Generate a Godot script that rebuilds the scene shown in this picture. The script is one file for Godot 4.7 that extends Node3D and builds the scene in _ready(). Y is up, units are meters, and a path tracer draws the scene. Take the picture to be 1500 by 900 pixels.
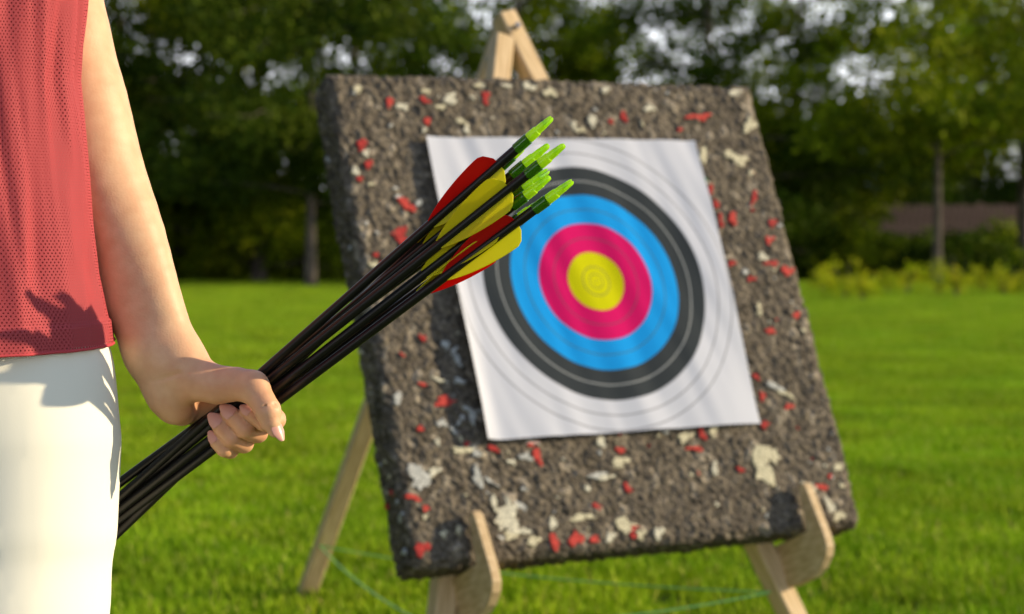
extends Node3D

var rng := RandomNumberGenerator.new()
var used := {}
var M := {}

# ---------------------------------------------------------------- naming
func numbered(called: String) -> String:
	var k: int = used.get(called, -1) + 1
	used[called] = k
	return called if k == 0 else "%s_%03d" % [called, k]

func tag(o: Node3D, label: String, category: String, group := "", kind := "") -> Node3D:
	if label: o.set_meta("label", label)
	if category: o.set_meta("category", category)
	if group: o.set_meta("group", group)
	if kind: o.set_meta("kind", kind)
	return o

func thing(called: String, label: String, category: String, at := Vector3.ZERO, group := "") -> Node3D:
	var o := Node3D.new()
	o.name = numbered(called)
	add_child(o)
	o.position = at
	return tag(o, label, category, group)

func part(called: String, mesh: Mesh, m: Material, parent: Node, xf := Transform3D.IDENTITY) -> MeshInstance3D:
	var o := MeshInstance3D.new()
	o.name = numbered(called) if parent == self else called
	o.mesh = mesh
	o.material_override = m
	parent.add_child(o, true)
	o.transform = xf
	return o

# ---------------------------------------------------------------- materials
func lin(r: float, g: float, b: float, a := 1.0) -> Color:
	var c := Color(r, g, b, a).linear_to_srgb()
	c.a = a
	return c

func mat(c: Color, rough := 0.7, spec := 0.5) -> StandardMaterial3D:
	var m := StandardMaterial3D.new()
	m.albedo_color = c
	m.roughness = rough
	m.metallic_specular = spec
	return m

func noise_image(size: int, freq: float, sd: int, kind := FastNoiseLite.TYPE_SIMPLEX_SMOOTH, octaves := 4) -> Image:
	var n := FastNoiseLite.new()
	n.seed = sd
	n.noise_type = kind
	n.frequency = freq
	n.fractal_octaves = octaves
	return n.get_seamless_image(size, size)

func ramp_tex(im: Image, lo: Color, hi: Color, contrast := 1.0) -> ImageTexture:
	var w := im.get_width()
	var out := Image.create(w, w, false, Image.FORMAT_RGB8)
	for y in w:
		for x in w:
			var v := clampf((im.get_pixel(x, y).r - 0.5) * contrast + 0.5, 0, 1)
			out.set_pixel(x, y, lo.lerp(hi, v))
	return ImageTexture.create_from_image(out)

func triplanar(m: StandardMaterial3D, scale: Vector3) -> StandardMaterial3D:
	m.uv1_triplanar = true
	m.uv1_scale = scale
	return m

# ---------------------------------------------------------------- mesh helpers
func build(V: PackedVector3Array, I: PackedInt32Array, N := PackedVector3Array(), UV := PackedVector2Array(), C := PackedColorArray()) -> ArrayMesh:
	if N.is_empty():
		N.resize(V.size())
		for t in range(0, I.size(), 3):
			var a := V[I[t]]
			var fn := (V[I[t + 2]] - a).cross(V[I[t + 1]] - a)
			N[I[t]] += fn
			N[I[t + 1]] += fn
			N[I[t + 2]] += fn
		for i in N.size():
			N[i] = N[i].normalized()
	var arr := []
	arr.resize(Mesh.ARRAY_MAX)
	arr[Mesh.ARRAY_VERTEX] = V
	arr[Mesh.ARRAY_NORMAL] = N
	arr[Mesh.ARRAY_INDEX] = I
	if UV.size(): arr[Mesh.ARRAY_TEX_UV] = UV
	if C.size(): arr[Mesh.ARRAY_COLOR] = C
	var m := ArrayMesh.new()
	m.add_surface_from_arrays(Mesh.PRIMITIVE_TRIANGLES, arr)
	return m

# closed shape: turn the faces outwards
func outwards(V: PackedVector3Array, I: PackedInt32Array) -> PackedInt32Array:
	var vol := 0.0
	for t in range(0, I.size(), 3):
		vol += V[I[t]].dot(V[I[t + 1]].cross(V[I[t + 2]]))
	if vol > 0.0:
		for t in range(0, I.size(), 3):
			var k := I[t + 1]
			I[t + 1] = I[t + 2]
			I[t + 2] = k
	return I

# rings of points lofted into a closed or open skin
func loft(rings: Array, caps := true, wrap := true) -> ArrayMesh:
	var V := PackedVector3Array()
	var I := PackedInt32Array()
	var n: int = rings[0].size()
	for r in rings:
		for p in r: V.append(p)
	for i in rings.size() - 1:
		for j in (n if wrap else n - 1):
			var a := i * n + j
			var b := i * n + (j + 1) % n
			I.append_array([a, b, a + n, b, b + n, a + n])
	if caps:
		for e in [0, rings.size() - 1]:
			var c := Vector3.ZERO
			var s := V.size()
			for p in rings[e]:
				c += p
				V.append(p)
			V.append(c / n)
			for j in n:
				if e == 0: I.append_array([s + (j + 1) % n, s + j, s + n])
				else: I.append_array([s + j, s + (j + 1) % n, s + n])
		I = outwards(V, I)
	return build(V, I)

func ring(c: Vector3, ax: Vector3, rx: float, sides: int, ry := -1.0, side := Vector3.UP) -> PackedVector3Array:
	var a := ax.normalized()
	var s := side if absf(side.dot(a)) < 0.95 else Vector3.RIGHT
	var e := a.cross(s).normalized()
	var f := e.cross(a).normalized()
	var out := PackedVector3Array()
	for i in sides:
		var t := TAU * i / sides
		out.append(c + e * cos(t) * rx + f * sin(t) * (rx if ry < 0 else ry))
	return out

func tube(pts: Array, radii: Array, sides := 10) -> ArrayMesh:
	var rings := []
	for i in pts.size():
		var d: Vector3 = pts[mini(i + 1, pts.size() - 1)] - pts[maxi(i - 1, 0)]
		rings.append(ring(pts[i], d, radii[i], sides))
	return loft(rings)

# convex solid given as flat polygons
func faceted(polys: Array) -> ArrayMesh:
	var c := Vector3.ZERO
	var k := 0
	for p in polys:
		for v in p:
			c += v
			k += 1
	c /= k
	var V := PackedVector3Array()
	var N := PackedVector3Array()
	var I := PackedInt32Array()
	for p in polys:
		var nn: Vector3 = (p[1] - p[0]).cross(p[2] - p[0]).normalized()
		var q: Array = p.duplicate()
		if nn.dot(p[0] - c) < 0: nn = -nn
		else: q.reverse()
		var s := V.size()
		for v in q:
			V.append(v)
			N.append(nn)
		for j in range(1, q.size() - 1): I.append_array([s, s + j, s + j + 1])
	return build(V, I, N)

func bevel_box(size: Vector3, b: float) -> ArrayMesh:
	var h := size / 2
	var polys := []
	for ax in 3:
		var u := (ax + 1) % 3
		var w := (ax + 2) % 3
		for s in [-1, 1]:
			var f := []
			for q in [[-1, -1], [1, -1], [1, 1], [-1, 1]]:
				var v := Vector3.ZERO
				v[ax] = s * h[ax]
				v[u] = q[0] * (h[u] - b)
				v[w] = q[1] * (h[w] - b)
				f.append(v)
			polys.append(f)
			for s2 in [-1, 1]:
				var e := []
				for k in 4:
					var v := Vector3.ZERO
					v[w] = (h[w] - b) * (-1 if k in [0, 3] else 1)
					v[ax] = s * (h[ax] if k < 2 else h[ax] - b)
					v[u] = s2 * (h[u] - b if k < 2 else h[u])
					e.append(v)
				polys.append(e)
	for sx in [-1, 1]:
		for sy in [-1, 1]:
			for sz in [-1, 1]:
				polys.append([Vector3(sx * h.x, sy * (h.y - b), sz * (h.z - b)), Vector3(sx * (h.x - b), sy * h.y, sz * (h.z - b)), Vector3(sx * (h.x - b), sy * (h.y - b), sz * h.z)])
	return faceted(polys)

# an outline (counter-clockwise in x, y) given thickness along z, edges slightly rounded
func slab(outline: PackedVector2Array, thick: float, bev := 0.0015) -> ArrayMesh:
	var V := PackedVector3Array()
	var N := PackedVector3Array()
	var I := PackedInt32Array()
	var n := outline.size()
	var inner := PackedVector2Array()
	for i in n:
		var a := outline[(i + n - 1) % n]
		var b := outline[i]
		var c := outline[(i + 1) % n]
		var d := ((b - a).normalized().orthogonal() + (c - b).normalized().orthogonal()).normalized()
		inner.append(b - d * bev)
	var cut := Geometry2D.triangulate_polygon(inner)
	for s in [1, -1]:
		var base := V.size()
		for p in inner:
			V.append(Vector3(p.x, p.y, s * thick / 2))
			N.append(Vector3(0, 0, s))
		for t in range(0, cut.size(), 3):
			var a := inner[cut[t]]
			var w := (inner[cut[t + 1]] - a).cross(inner[cut[t + 2]] - a)
			if (w > 0) == (s > 0): I.append_array([base + cut[t], base + cut[t + 2], base + cut[t + 1]])
			else: I.append_array([base + cut[t], base + cut[t + 1], base + cut[t + 2]])
	for i in n:
		var j := (i + 1) % n
		var steps := [[inner, thick / 2], [outline, thick / 2 - bev], [outline, -thick / 2 + bev], [inner, -thick / 2]]
		for k in 3:
			var s := V.size()
			var p0: PackedVector2Array = steps[k][0]
			var p1: PackedVector2Array = steps[k + 1][0]
			var quad := [Vector3(p0[i].x, p0[i].y, steps[k][1]), Vector3(p0[j].x, p0[j].y, steps[k][1]), Vector3(p1[j].x, p1[j].y, steps[k + 1][1]), Vector3(p1[i].x, p1[i].y, steps[k + 1][1])]
			var nn: Vector3 = (quad[1] - quad[0]).cross(quad[3] - quad[0]).normalized()
			var o := (outline[j] - outline[i]).orthogonal()
			var want := Vector3(o.x, o.y, 0).normalized() + Vector3(0, 0, 0.7 * (1 - k))
			if nn.dot(want) < 0:
				nn = -nn
				I.append_array([s, s + 1, s + 2, s, s + 2, s + 3])
			else:
				I.append_array([s, s + 2, s + 1, s, s + 3, s + 2])
			for q in quad:
				V.append(q)
				N.append(nn)
	return build(V, I, N)

# ---------------------------------------------------------------- bodies as distance fields
# a bone: [from, to, radius, radius, group, softness]
func bone_distance(p: Vector3, b: Array) -> float:
	var a: Vector3 = b[0]
	var ab: Vector3 = b[7]
	var t := clampf((p - a).dot(ab) * b[8], 0.0, 1.0)
	return p.distance_to(a + ab * t) - (b[2] + (b[3] - b[2]) * t)

func soft_min(a: float, b: float, k: float) -> float:
	var h := maxf(k - absf(a - b), 0.0) / k
	return minf(a, b) - h * h * k * 0.25

var chains := 0

func field(p: Vector3, list: Array, carve: Array) -> float:
	var fingers := 1e3
	var d := 1e3
	for g in list:
		var c := 1e3
		for b in g[2]:
			var a: Vector3 = b[0]
			var ab: Vector3 = b[7]
			var t := clampf((p - a).dot(ab) * b[8], 0.0, 1.0)
			var e: float = p.distance_to(a + ab * t) - (b[2] + (b[3] - b[2]) * t)
			var h := 0.0006 - absf(c - e)
			c = minf(c, e)
			if h > 0.0: c -= h * h * 416.0
		if g[0] > 0: fingers = soft_min(fingers, c, 0.0012)
		else: d = soft_min(d, c, g[1])
	d = soft_min(d, fingers, 0.004)
	for b in carve:
		d = -soft_min(-d, bone_distance(p, b), b[5])
	return d

func field_mesh(bones: Array, cell: float, carve := [], into := []) -> Array:
	var lo := Vector3.ONE * 1e3
	var hi := -lo
	for set_ in [bones, carve]:
		for b in set_:
			var ab: Vector3 = b[1] - b[0]
			b.append(ab)
			b.append(1.0 / maxf(ab.length_squared(), 1e-9))
	for b in bones:
		var r := Vector3.ONE * (maxf(b[2], b[3]) + 3 * cell)
		lo = lo.min(b[0].min(b[1]) - r)
		hi = hi.max(b[0].max(b[1]) + r)
	const Q := 5
	var step := cell * Q
	var nb := Vector3i(((hi - lo) / step).ceil())
	var half := step * 0.5 * sqrt(3.0)
	var soft := 0.0
	for b in bones: soft = maxf(soft, b[5])
	var sx := nb.x * Q + 2
	var sy := nb.y * Q + 2
	var at := {}
	var edges := {}
	var V: PackedVector3Array = into[0] if into else PackedVector3Array()
	var N: PackedVector3Array = into[1] if into else PackedVector3Array()
	var I: PackedInt32Array = into[2] if into else PackedInt32Array()
	var val := PackedFloat32Array()
	val.resize((Q + 1) * (Q + 1) * (Q + 1))
	const S := Q + 1
	var corner := [0, 1, S, S + 1, S * S, S * S + 1, S * S + S, S * S + S + 1]
	var pairs := [[0, 1], [2, 3], [4, 5], [6, 7], [0, 2], [1, 3], [4, 6], [5, 7], [0, 4], [1, 5], [2, 6], [3, 7]]
	var off := []
	for c in 8: off.append(Vector3(c & 1, (c >> 1) & 1, c >> 2))
	for bz in nb.z:
		for by in nb.y:
			for bx in nb.x:
				var o := lo + Vector3(bx, by, bz) * step
				var mid := o + Vector3.ONE * step * 0.5
				var near := 1e3
				var found := {}
				for b in bones:
					var d := bone_distance(mid, b)
					near = minf(near, d)
					if d < half + soft * 1.3 + 0.004:
						if not found.has(b[6]): found[b[6]] = [b[4], b[5], []]
						found[b[6]][2].append(b)
				if near > half + soft * 0.7 or near < -half - 0.004: continue
				var list := found.values()
				var cv := []
				for b in carve:
					if bone_distance(mid, b) < half + 0.01: cv.append(b)
				for z in S:
					for y in S:
						for x in S:
							val[x + y * S + z * S * S] = field(o + Vector3(x, y, z) * cell, list, cv)
				for z in Q:
					for y in Q:
						for x in Q:
							var i0 := x + y * S + z * S * S
							var mask := 0
							for c in 8:
								if val[i0 + corner[c]] < 0.0: mask |= 1 << c
							if mask == 0 or mask == 255: continue
							var sum := Vector3.ZERO
							var cnt := 0
							for e in pairs:
								var a := val[i0 + corner[e[0]]]
								var b := val[i0 + corner[e[1]]]
								if (a < 0.0) != (b < 0.0):
									sum += off[e[0]].lerp(off[e[1]], a / (a - b))
									cnt += 1
							var p := o + (Vector3(x, y, z) + sum / cnt) * cell
							var w := sum / cnt
							var v := []
							for c in 8: v.append(val[i0 + corner[c]])
							var nn := Vector3(
								lerpf(lerpf(v[1] - v[0], v[3] - v[2], w.y), lerpf(v[5] - v[4], v[7] - v[6], w.y), w.z),
								lerpf(lerpf(v[2] - v[0], v[3] - v[1], w.x), lerpf(v[6] - v[4], v[7] - v[5], w.x), w.z),
								lerpf(lerpf(v[4] - v[0], v[5] - v[1], w.x), lerpf(v[6] - v[2], v[7] - v[3], w.x), w.y))
							var key := (bx * Q + x) + ((by * Q + y) + (bz * Q + z) * sy) * sx
							at[key] = V.size()
							V.append(p)
							N.append(nn.normalized())
							var f := 0
							var in0 := mask & 1
							if in0 != ((mask >> 1) & 1): f |= 1
							if in0 != ((mask >> 2) & 1): f |= 2
							if in0 != ((mask >> 4) & 1): f |= 4
							if f: edges[key] = f | (in0 << 3)
	var dx := 1
	var dy := sx
	var dz := sx * sy
	var ring4 := [[dy, dz], [dz, dx], [dx, dy]]
	for key in edges:
		var f: int = edges[key]
		for a in 3:
			if f & (1 << a) == 0: continue
			var u: int = ring4[a][0]
			var w: int = ring4[a][1]
			if not (at.has(key - u) and at.has(key - w) and at.has(key - u - w)): continue
			var q := [at[key], at[key - u], at[key - u - w], at[key - w]]
			if f & 8: I.append_array([q[0], q[2], q[1], q[0], q[3], q[2]])
			else: I.append_array([q[0], q[1], q[2], q[0], q[2], q[3]])
	return [V, N, I]

# ---------------------------------------------------------------- scene
func _ready() -> void:
	rng.seed = 7
	camera_and_light()
	materials()
	lawn()
	backdrop()
	easel()
	target_butt()
	target_face()
	cords()
	person()
	arrows()

func camera_and_light() -> void:
	var cam := Camera3D.new()
	cam.name = "camera"
	cam.near = 0.05
	cam.far = 400.0
	var lens := CameraAttributesPhysical.new()
	lens.frustum_focal_length = 74.667
	lens.frustum_near = 0.05
	lens.frustum_far = 400.0
	lens.frustum_focus_distance = 1.635
	lens.exposure_aperture = 8.8
	cam.attributes = lens
	add_child(cam)
	cam.position = Vector3(0, 0.93, 0)
	cam.rotation_degrees = Vector3(-2.04541, 0, 0)
	cam.current = true

	var env := Environment.new()
	env.background_mode = Environment.BG_SKY
	var sky := Sky.new()
	var sm := ProceduralSkyMaterial.new()
	sm.sky_top_color = Color(0.285, 0.365, 0.485)
	sm.sky_horizon_color = Color(0.99, 0.99, 0.985)
	sm.sky_curve = 0.13
	sm.ground_bottom_color = Color(0.12, 0.16, 0.05)
	sm.ground_horizon_color = Color(0.5, 0.55, 0.45)
	sm.sky_energy_multiplier = 1.4
	sky.sky_material = sm
	env.sky = sky
	env.tonemap_mode = Environment.TONE_MAPPER_LINEAR
	env.tonemap_exposure = 1.28
	env.sdfgi_enabled = true
	env.ssao_enabled = true
	env.ssil_enabled = true
	var we := WorldEnvironment.new()
	we.name = "world_environment"
	we.environment = env
	add_child(we)

	var sun := DirectionalLight3D.new()
	sun.name = "sun"
	sun.light_energy = 1.6
	sun.light_color = Color(1.0, 0.92, 0.77)
	sun.light_angular_distance = 0.5
	sun.shadow_enabled = true
	add_child(sun)
	var az := deg_to_rad(94.0)
	var el := deg_to_rad(18.5)
	var s := Vector3(cos(el) * sin(az), sin(el), cos(el) * cos(az))
	sun.look_at_from_position(s * 20.0, Vector3.ZERO)

func materials() -> void:
	var grain := ramp_tex(noise_image(256, 0.02, 3, FastNoiseLite.TYPE_SIMPLEX_SMOOTH, 5), lin(0.50, 0.34, 0.17), lin(0.72, 0.54, 0.32), 1.6)
	M.wood = triplanar(mat(Color.WHITE, 0.62, 0.4), Vector3(26, 1.6, 26))
	M.wood.albedo_texture = grain
	M.ply = triplanar(mat(Color(0.97, 0.97, 0.97), 0.6, 0.4), Vector3(3, 14, 3))
	M.ply.albedo_texture = grain
	M.steel = mat(lin(0.35, 0.36, 0.38), 0.35)
	M.steel.metallic = 1.0
	var crumb := noise_image(256, 0.05, 11, FastNoiseLite.TYPE_SIMPLEX_SMOOTH, 5)
	M.foam = triplanar(mat(Color.WHITE, 0.9, 0.25), Vector3(6, 6, 6))
	M.foam.albedo_texture = ramp_tex(crumb, Color(0.62, 0.62, 0.62), Color(1, 1, 1), 2.0)
	M.foam.vertex_color_use_as_albedo = true
	M.foam.heightmap_enabled = true
	M.foam.heightmap_texture = ImageTexture.create_from_image(crumb)
	M.foam.heightmap_scale = 0.5
	M.cord = mat(lin(0.30, 0.62, 0.16), 0.6)
	M.shaft = mat(lin(0.007, 0.006, 0.006), 0.36, 0.45)
	M.vane_red = mat(lin(0.62, 0.012, 0.012), 0.42, 0.4)
	M.vane_yellow = mat(lin(0.74, 0.66, 0.02), 0.42, 0.4)
	for k in ["vane_red", "vane_yellow"]:
		M[k].backlight_enabled = true
	M.vane_red.backlight = Color(1.0, 0.10, 0.08)
	M.vane_yellow.backlight = Color(0.95, 0.95, 0.2)
	M.nock = mat(lin(0.60, 0.96, 0.03), 0.25, 0.5)
	M.nock.backlight_enabled = true
	M.nock.backlight = Color(0.9, 1.0, 0.12)
	M.nock.clearcoat_enabled = true
	M.nock.clearcoat = 0.6
	M.nock.clearcoat_roughness = 0.1
	M.sleeve = mat(lin(0.10, 0.42, 0.01, 0.35), 0.1, 0.5)
	M.sleeve.refraction_enabled = true
	M.sleeve.refraction_scale = 0.05
	for kind in [["leaf", 0.75], ["grass", 0.75]]:
		var m := mat(Color.WHITE, kind[1], 0.18)
		m.vertex_color_use_as_albedo = true
		m.backlight_enabled = true
		m.backlight = Color(0.62, 0.7, 0.25)
		M[kind[0]] = m
	M.bark = triplanar(mat(Color.WHITE, 0.9, 0.2), Vector3(2, 0.5, 2))
	M.bark.albedo_texture = ramp_tex(noise_image(128, 0.06, 21), lin(0.05, 0.042, 0.034), lin(0.16, 0.135, 0.11), 1.8)
	# skin
	var pores := noise_image(256, 0.16, 31, FastNoiseLite.TYPE_SIMPLEX_SMOOTH, 3)
	M.skin = triplanar(mat(Color.WHITE, 0.5, 0.42), Vector3(9, 9, 9))
	M.skin.albedo_texture = ramp_tex(noise_image(256, 0.02, 33), lin(0.60, 0.345, 0.195), lin(0.69, 0.445, 0.265), 1.4)
	M.skin.vertex_color_use_as_albedo = true
	M.skin.heightmap_enabled = true
	M.skin.heightmap_texture = ImageTexture.create_from_image(pores)
	M.skin.heightmap_scale = 0.016
	M.skin.subsurf_scatter_enabled = true
	M.skin.subsurf_scatter_strength = 0.12
	M.nail = mat(lin(0.62, 0.30, 0.23), 0.4, 0.45)
	M.nail.clearcoat_enabled = true
	M.nail.clearcoat = 0.12
	M.nail.clearcoat_roughness = 0.08
	# shirt: knitted mesh with holes
	var tile := Image.create(48, 80, false, Image.FORMAT_RGBA8)
	for y in 80:
		for x in 48:
			var d := 1e3
			for c in [Vector2(24, 40), Vector2(0, 0), Vector2(48, 0), Vector2(0, 80), Vector2(48, 80)]:
				var q: Vector2 = Vector2(x + 0.5, y + 0.5) - c
				d = minf(d, Vector2(q.x / 9.5, q.y / 11.5).length())
			var rib := 0.93 + 0.07 * sin(x / 48.0 * TAU * 3.0) * cos(y / 80.0 * TAU * 3.0)
			tile.set_pixel(x, y, Color(rib, rib, rib, 0.0 if d < 1.0 else 1.0))
	M.shirt = mat(lin(0.47, 0.070, 0.080), 0.72, 0.3)
	M.shirt.albedo_texture = ImageTexture.create_from_image(tile)
	M.shirt.transparency = BaseMaterial3D.TRANSPARENCY_ALPHA_SCISSOR
	M.shirt.alpha_scissor_threshold = 0.5
	M.shirt.cull_mode = BaseMaterial3D.CULL_DISABLED
	M.shirt.backlight_enabled = true
	M.shirt.backlight = Color(0.35, 0.05, 0.05)
	M.hem = mat(lin(0.46, 0.055, 0.065), 0.75, 0.3)
	var weave := noise_image(256, 0.3, 41, FastNoiseLite.TYPE_SIMPLEX_SMOOTH, 2)
	M.legging = triplanar(mat(lin(0.79, 0.765, 0.655), 0.75, 0.3), Vector3(12, 3, 12))
	M.legging.heightmap_enabled = true
	M.legging.heightmap_texture = ImageTexture.create_from_image(weave)
	M.legging.heightmap_scale = 0.004
	M.hair = mat(lin(0.10, 0.05, 0.025), 0.45)
	M.shoe = mat(lin(0.75, 0.75, 0.73), 0.6)
	M.fence = triplanar(mat(Color.WHITE, 0.85, 0.2), Vector3(1, 0.2, 1))
	M.fence.albedo_texture = ramp_tex(noise_image(128, 0.05, 51), lin(0.20, 0.11, 0.075), lin(0.34, 0.20, 0.14), 1.6)
	M.wall = mat(lin(0.30, 0.31, 0.34), 0.9, 0.2)
	M.brick = mat(lin(0.22, 0.07, 0.05), 0.9, 0.2)
	M.roof = mat(lin(0.07, 0.05, 0.05), 0.8, 0.2)
	M.glass = mat(lin(0.03, 0.035, 0.04), 0.1, 0.6)

# ---------------------------------------------------------------- lawn
func lawn() -> void:
	var V := PackedVector3Array()
	var I := PackedInt32Array()
	var N := PackedVector3Array()
	for z in [10.0, -300.0]:
		for x in [-200.0, 200.0]:
			V.append(Vector3(x, 0, z))
			N.append(Vector3.UP)
	I.append_array([0, 2, 1, 1, 2, 3])
	var soil := triplanar(mat(Color.WHITE, 0.95, 0.1), Vector3(0.6, 0.6, 0.6))
	soil.albedo_texture = ramp_tex(noise_image(256, 0.04, 5), lin(0.05, 0.075, 0.010), lin(0.10, 0.14, 0.018), 1.6)
	part("ground", build(V, I, N), soil, self).set_meta("kind", "structure")

	# one tuft patch of mown blades, laid over the lawn at every angle
	var bv := PackedVector3Array()
	var bn := PackedVector3Array()
	var bi := PackedInt32Array()
	var bc := PackedColorArray()
	var side := 0.30
	for k in 520:
		var p := Vector3(rng.randf_range(-side, side) * 0.5, 0, rng.randf_range(-side, side) * 0.5)
		var yaw := rng.randf() * TAU
		var w := rng.randf_range(0.0016, 0.0032)
		var hgt := rng.randf_range(0.022, 0.048)
		var lean := rng.randf_range(0.1, 0.75) * hgt
		var dir := Vector3(cos(yaw), 0, sin(yaw))
		var acr := Vector3(-dir.z, 0, dir.x) * w
		var tone := rng.randf()
		var c := Color(0.185, 0.315, 0.014).lerp(Color(0.345, 0.475, 0.024), tone)
		if rng.randf() < 0.05: c = Color(0.46, 0.42, 0.12)
		var b := bv.size()
		var m := p + Vector3(0, hgt * 0.6, 0) + dir * lean * 0.35
		var t := p + Vector3(0, hgt, 0) + dir * lean
		bv.append_array([p - acr, p + acr, m - acr * 0.8, m + acr * 0.8, t])
		var nn := (dir * -1.0 + Vector3.UP * 0.6).normalized()
		for q in 5:
			bn.append(nn)
			bc.append(c)
		bi.append_array([b, b + 2, b + 1, b + 1, b + 2, b + 3, b + 2, b + 4, b + 3])
	var patch := build(bv, bi, PackedVector3Array(), PackedVector2Array(), bc)
	var xf := []
	var z := 2.2
	while z < 41.0:
		var s := 1.0 if z < 14.0 else 1.35
		var stepz := 0.21 * s
		var x := -0.30 * z - 1.6
		while x < 0.30 * z + 1.6:
			var p := Vector3(x + rng.randf_range(-0.08, 0.08), 0, -z + rng.randf_range(-0.08, 0.08))
			var b := Basis(Vector3.UP, rng.randf() * TAU).scaled(Vector3(s, rng.randf_range(0.75, 1.2), s))
			xf.append(Transform3D(b, p))
			x += 0.21 * s
		z += stepz
	var mm := MultiMesh.new()
	mm.transform_format = MultiMesh.TRANSFORM_3D
	mm.use_colors = true
	mm.mesh = patch
	mm.instance_count = xf.size()
	var patchy := FastNoiseLite.new()
	patchy.seed = 9
	patchy.frequency = 0.9
	for k in xf.size():
		mm.set_instance_transform(k, xf[k])
		var o: Vector3 = xf[k].origin
		var v := 1.0 + 0.36 * patchy.get_noise_2d(o.x, o.z) + 0.25 * patchy.get_noise_2d(o.x * 4.0, o.z * 4.0)
		mm.set_instance_color(k, Color(v * rng.randf_range(0.92, 1.1), v, v * 0.95))
	var g := MultiMeshInstance3D.new()
	g.name = "grass"
	g.multimesh = mm
	g.material_override = M.grass
	add_child(g)
	tag(g, "short mown green lawn grass covering the ground", "grass", "", "stuff")

# ---------------------------------------------------------------- backdrop
var leaf_meshes := {}

func leaf_cluster(sd: int, count: int, radius: float, size: float, ca: Color, cb: Color) -> ArrayMesh:
	var r := RandomNumberGenerator.new()
	r.seed = sd
	var V := PackedVector3Array()
	var I := PackedInt32Array()
	var C := PackedColorArray()
	for k in count:
		var d := Vector3(r.randfn(), r.randfn(), r.randfn()).normalized() * pow(r.randf(), 0.5) * radius
		d.y *= 0.7
		var a := Vector3(r.randfn(), r.randfn() * 0.5 - 0.35, r.randfn()).normalized()
		var s := a.cross(Vector3(r.randfn(), r.randfn(), r.randfn())).normalized()
		var up := a.cross(s)
		var l := size * r.randf_range(0.7, 1.3)
		var b := V.size()
		V.append_array([d, d + a * l * 0.5 + s * l * 0.27 + up * l * 0.06, d + a * l, d + a * l * 0.5 - s * l * 0.27 + up * l * 0.06])
		var c := ca.lerp(cb, r.randf())
		for q in 4: C.append(c)
		I.append_array([b, b + 1, b + 2, b, b + 2, b + 3])
	# unshared corners so that every leaf keeps its own facing
	return build(V, I, PackedVector3Array(), PackedVector2Array(), C)

func foliage(called: String, parent: Node3D, mesh: Mesh, xf: Array, sd: int) -> void:
	var r := RandomNumberGenerator.new()
	r.seed = sd
	var mm := MultiMesh.new()
	mm.transform_format = MultiMesh.TRANSFORM_3D
	mm.use_colors = true
	mm.mesh = mesh
	mm.instance_count = xf.size()
	for k in xf.size():
		mm.set_instance_transform(k, xf[k])
		var v := r.randf_range(0.75, 1.25)
		mm.set_instance_color(k, Color(v * r.randf_range(0.9, 1.15), v, v))
	var g := MultiMeshInstance3D.new()
	g.name = called
	g.multimesh = mm
	g.material_override = M.leaf
	g.set_meta("kind", "stuff")
	parent.add_child(g, true)

func spin(r: RandomNumberGenerator, s: float) -> Basis:
	return Basis(Vector3(r.randfn(), r.randfn(), r.randfn()).normalized(), r.randf() * TAU).scaled(Vector3.ONE * s)

func tree(label: String, at: Vector3, sd: int, o: Dictionary) -> void:
	var r := RandomNumberGenerator.new()
	r.seed = sd
	var t := thing("leafy_tree", label, "tree", at, "trees along the back of the lawn")
	var h: float = o.h
	var R: float = o.r
	var low: float = o.low
	var tr: float = o.trunk
	var V := PackedVector3Array()
	var st := SurfaceTool.new()
	st.begin(Mesh.PRIMITIVE_TRIANGLES)
	var pts := []
	var rad := []
	for i in 9:
		var k := i / 8.0
		pts.append(Vector3(0.25 * tr * sin(k * 5.0 + sd) * k * 3.0, h * 0.92 * k - (0.05 if i == 0 else 0.0), 0.25 * tr * cos(k * 4.0 + sd) * k * 3.0))
		rad.append(tr * (1.35 if i == 0 else 1.0) * pow(1.0 - k * 0.93, 0.8))
	st.append_from(tube(pts, rad, 12), 0, Transform3D.IDENTITY)
	var xf := []
	var limbs: int = o.limbs
	for i in limbs:
		var k := (i + 0.5) / limbs
		var y := lerpf(low + 0.2, h * 0.86, k)
		var yaw := i * 2.4 + r.randf() * 0.7
		var shape := sin(PI * clampf(0.22 + 0.78 * k, 0, 1)) if o.round else (1.0 - k * 0.8)
		var len := R * (0.35 + 0.65 * shape) * r.randf_range(0.8, 1.15)
		var out := Vector3(cos(yaw), r.randf_range(0.05, 0.45), sin(yaw))
		var a := Vector3(0, y - 0.25 * len, 0)
		if a.y < low * 0.75: a.y = low * 0.75
		var lp := []
		var lr := []
		for j in 5:
			var q := j / 4.0
			lp.append(a + out * len * q + Vector3(0, (o.droop * -len * q * q), 0) + Vector3(r.randfn(), r.randfn(), r.randfn()) * 0.05 * j)
			lr.append(tr * 0.34 * (1.0 - 0.85 * q))
		st.append_from(tube(lp, lr, 6), 0, Transform3D.IDENTITY)
		for c in int(o.per * (0.5 + 0.7 * shape)):
			var q := pow(r.randf(), 0.7) * 3.999
			var j := int(q)
			var p: Vector3 = lp[j].lerp(lp[j + 1], q - j)
			p += Vector3(r.randfn() * 0.42, r.randfn() * 0.26, r.randfn() * 0.42) * (0.55 + 0.12 * len)
			if p.y < low: p.y = low + r.randf() * 0.5
			xf.append(Transform3D(spin(r, r.randf_range(0.8, 1.35) * o.leaf), p))
	st.index()
	part("trunk", st.commit(), M.bark, t)
	foliage("crown", t, leaf_meshes[o.kind], xf, sd)

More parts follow.
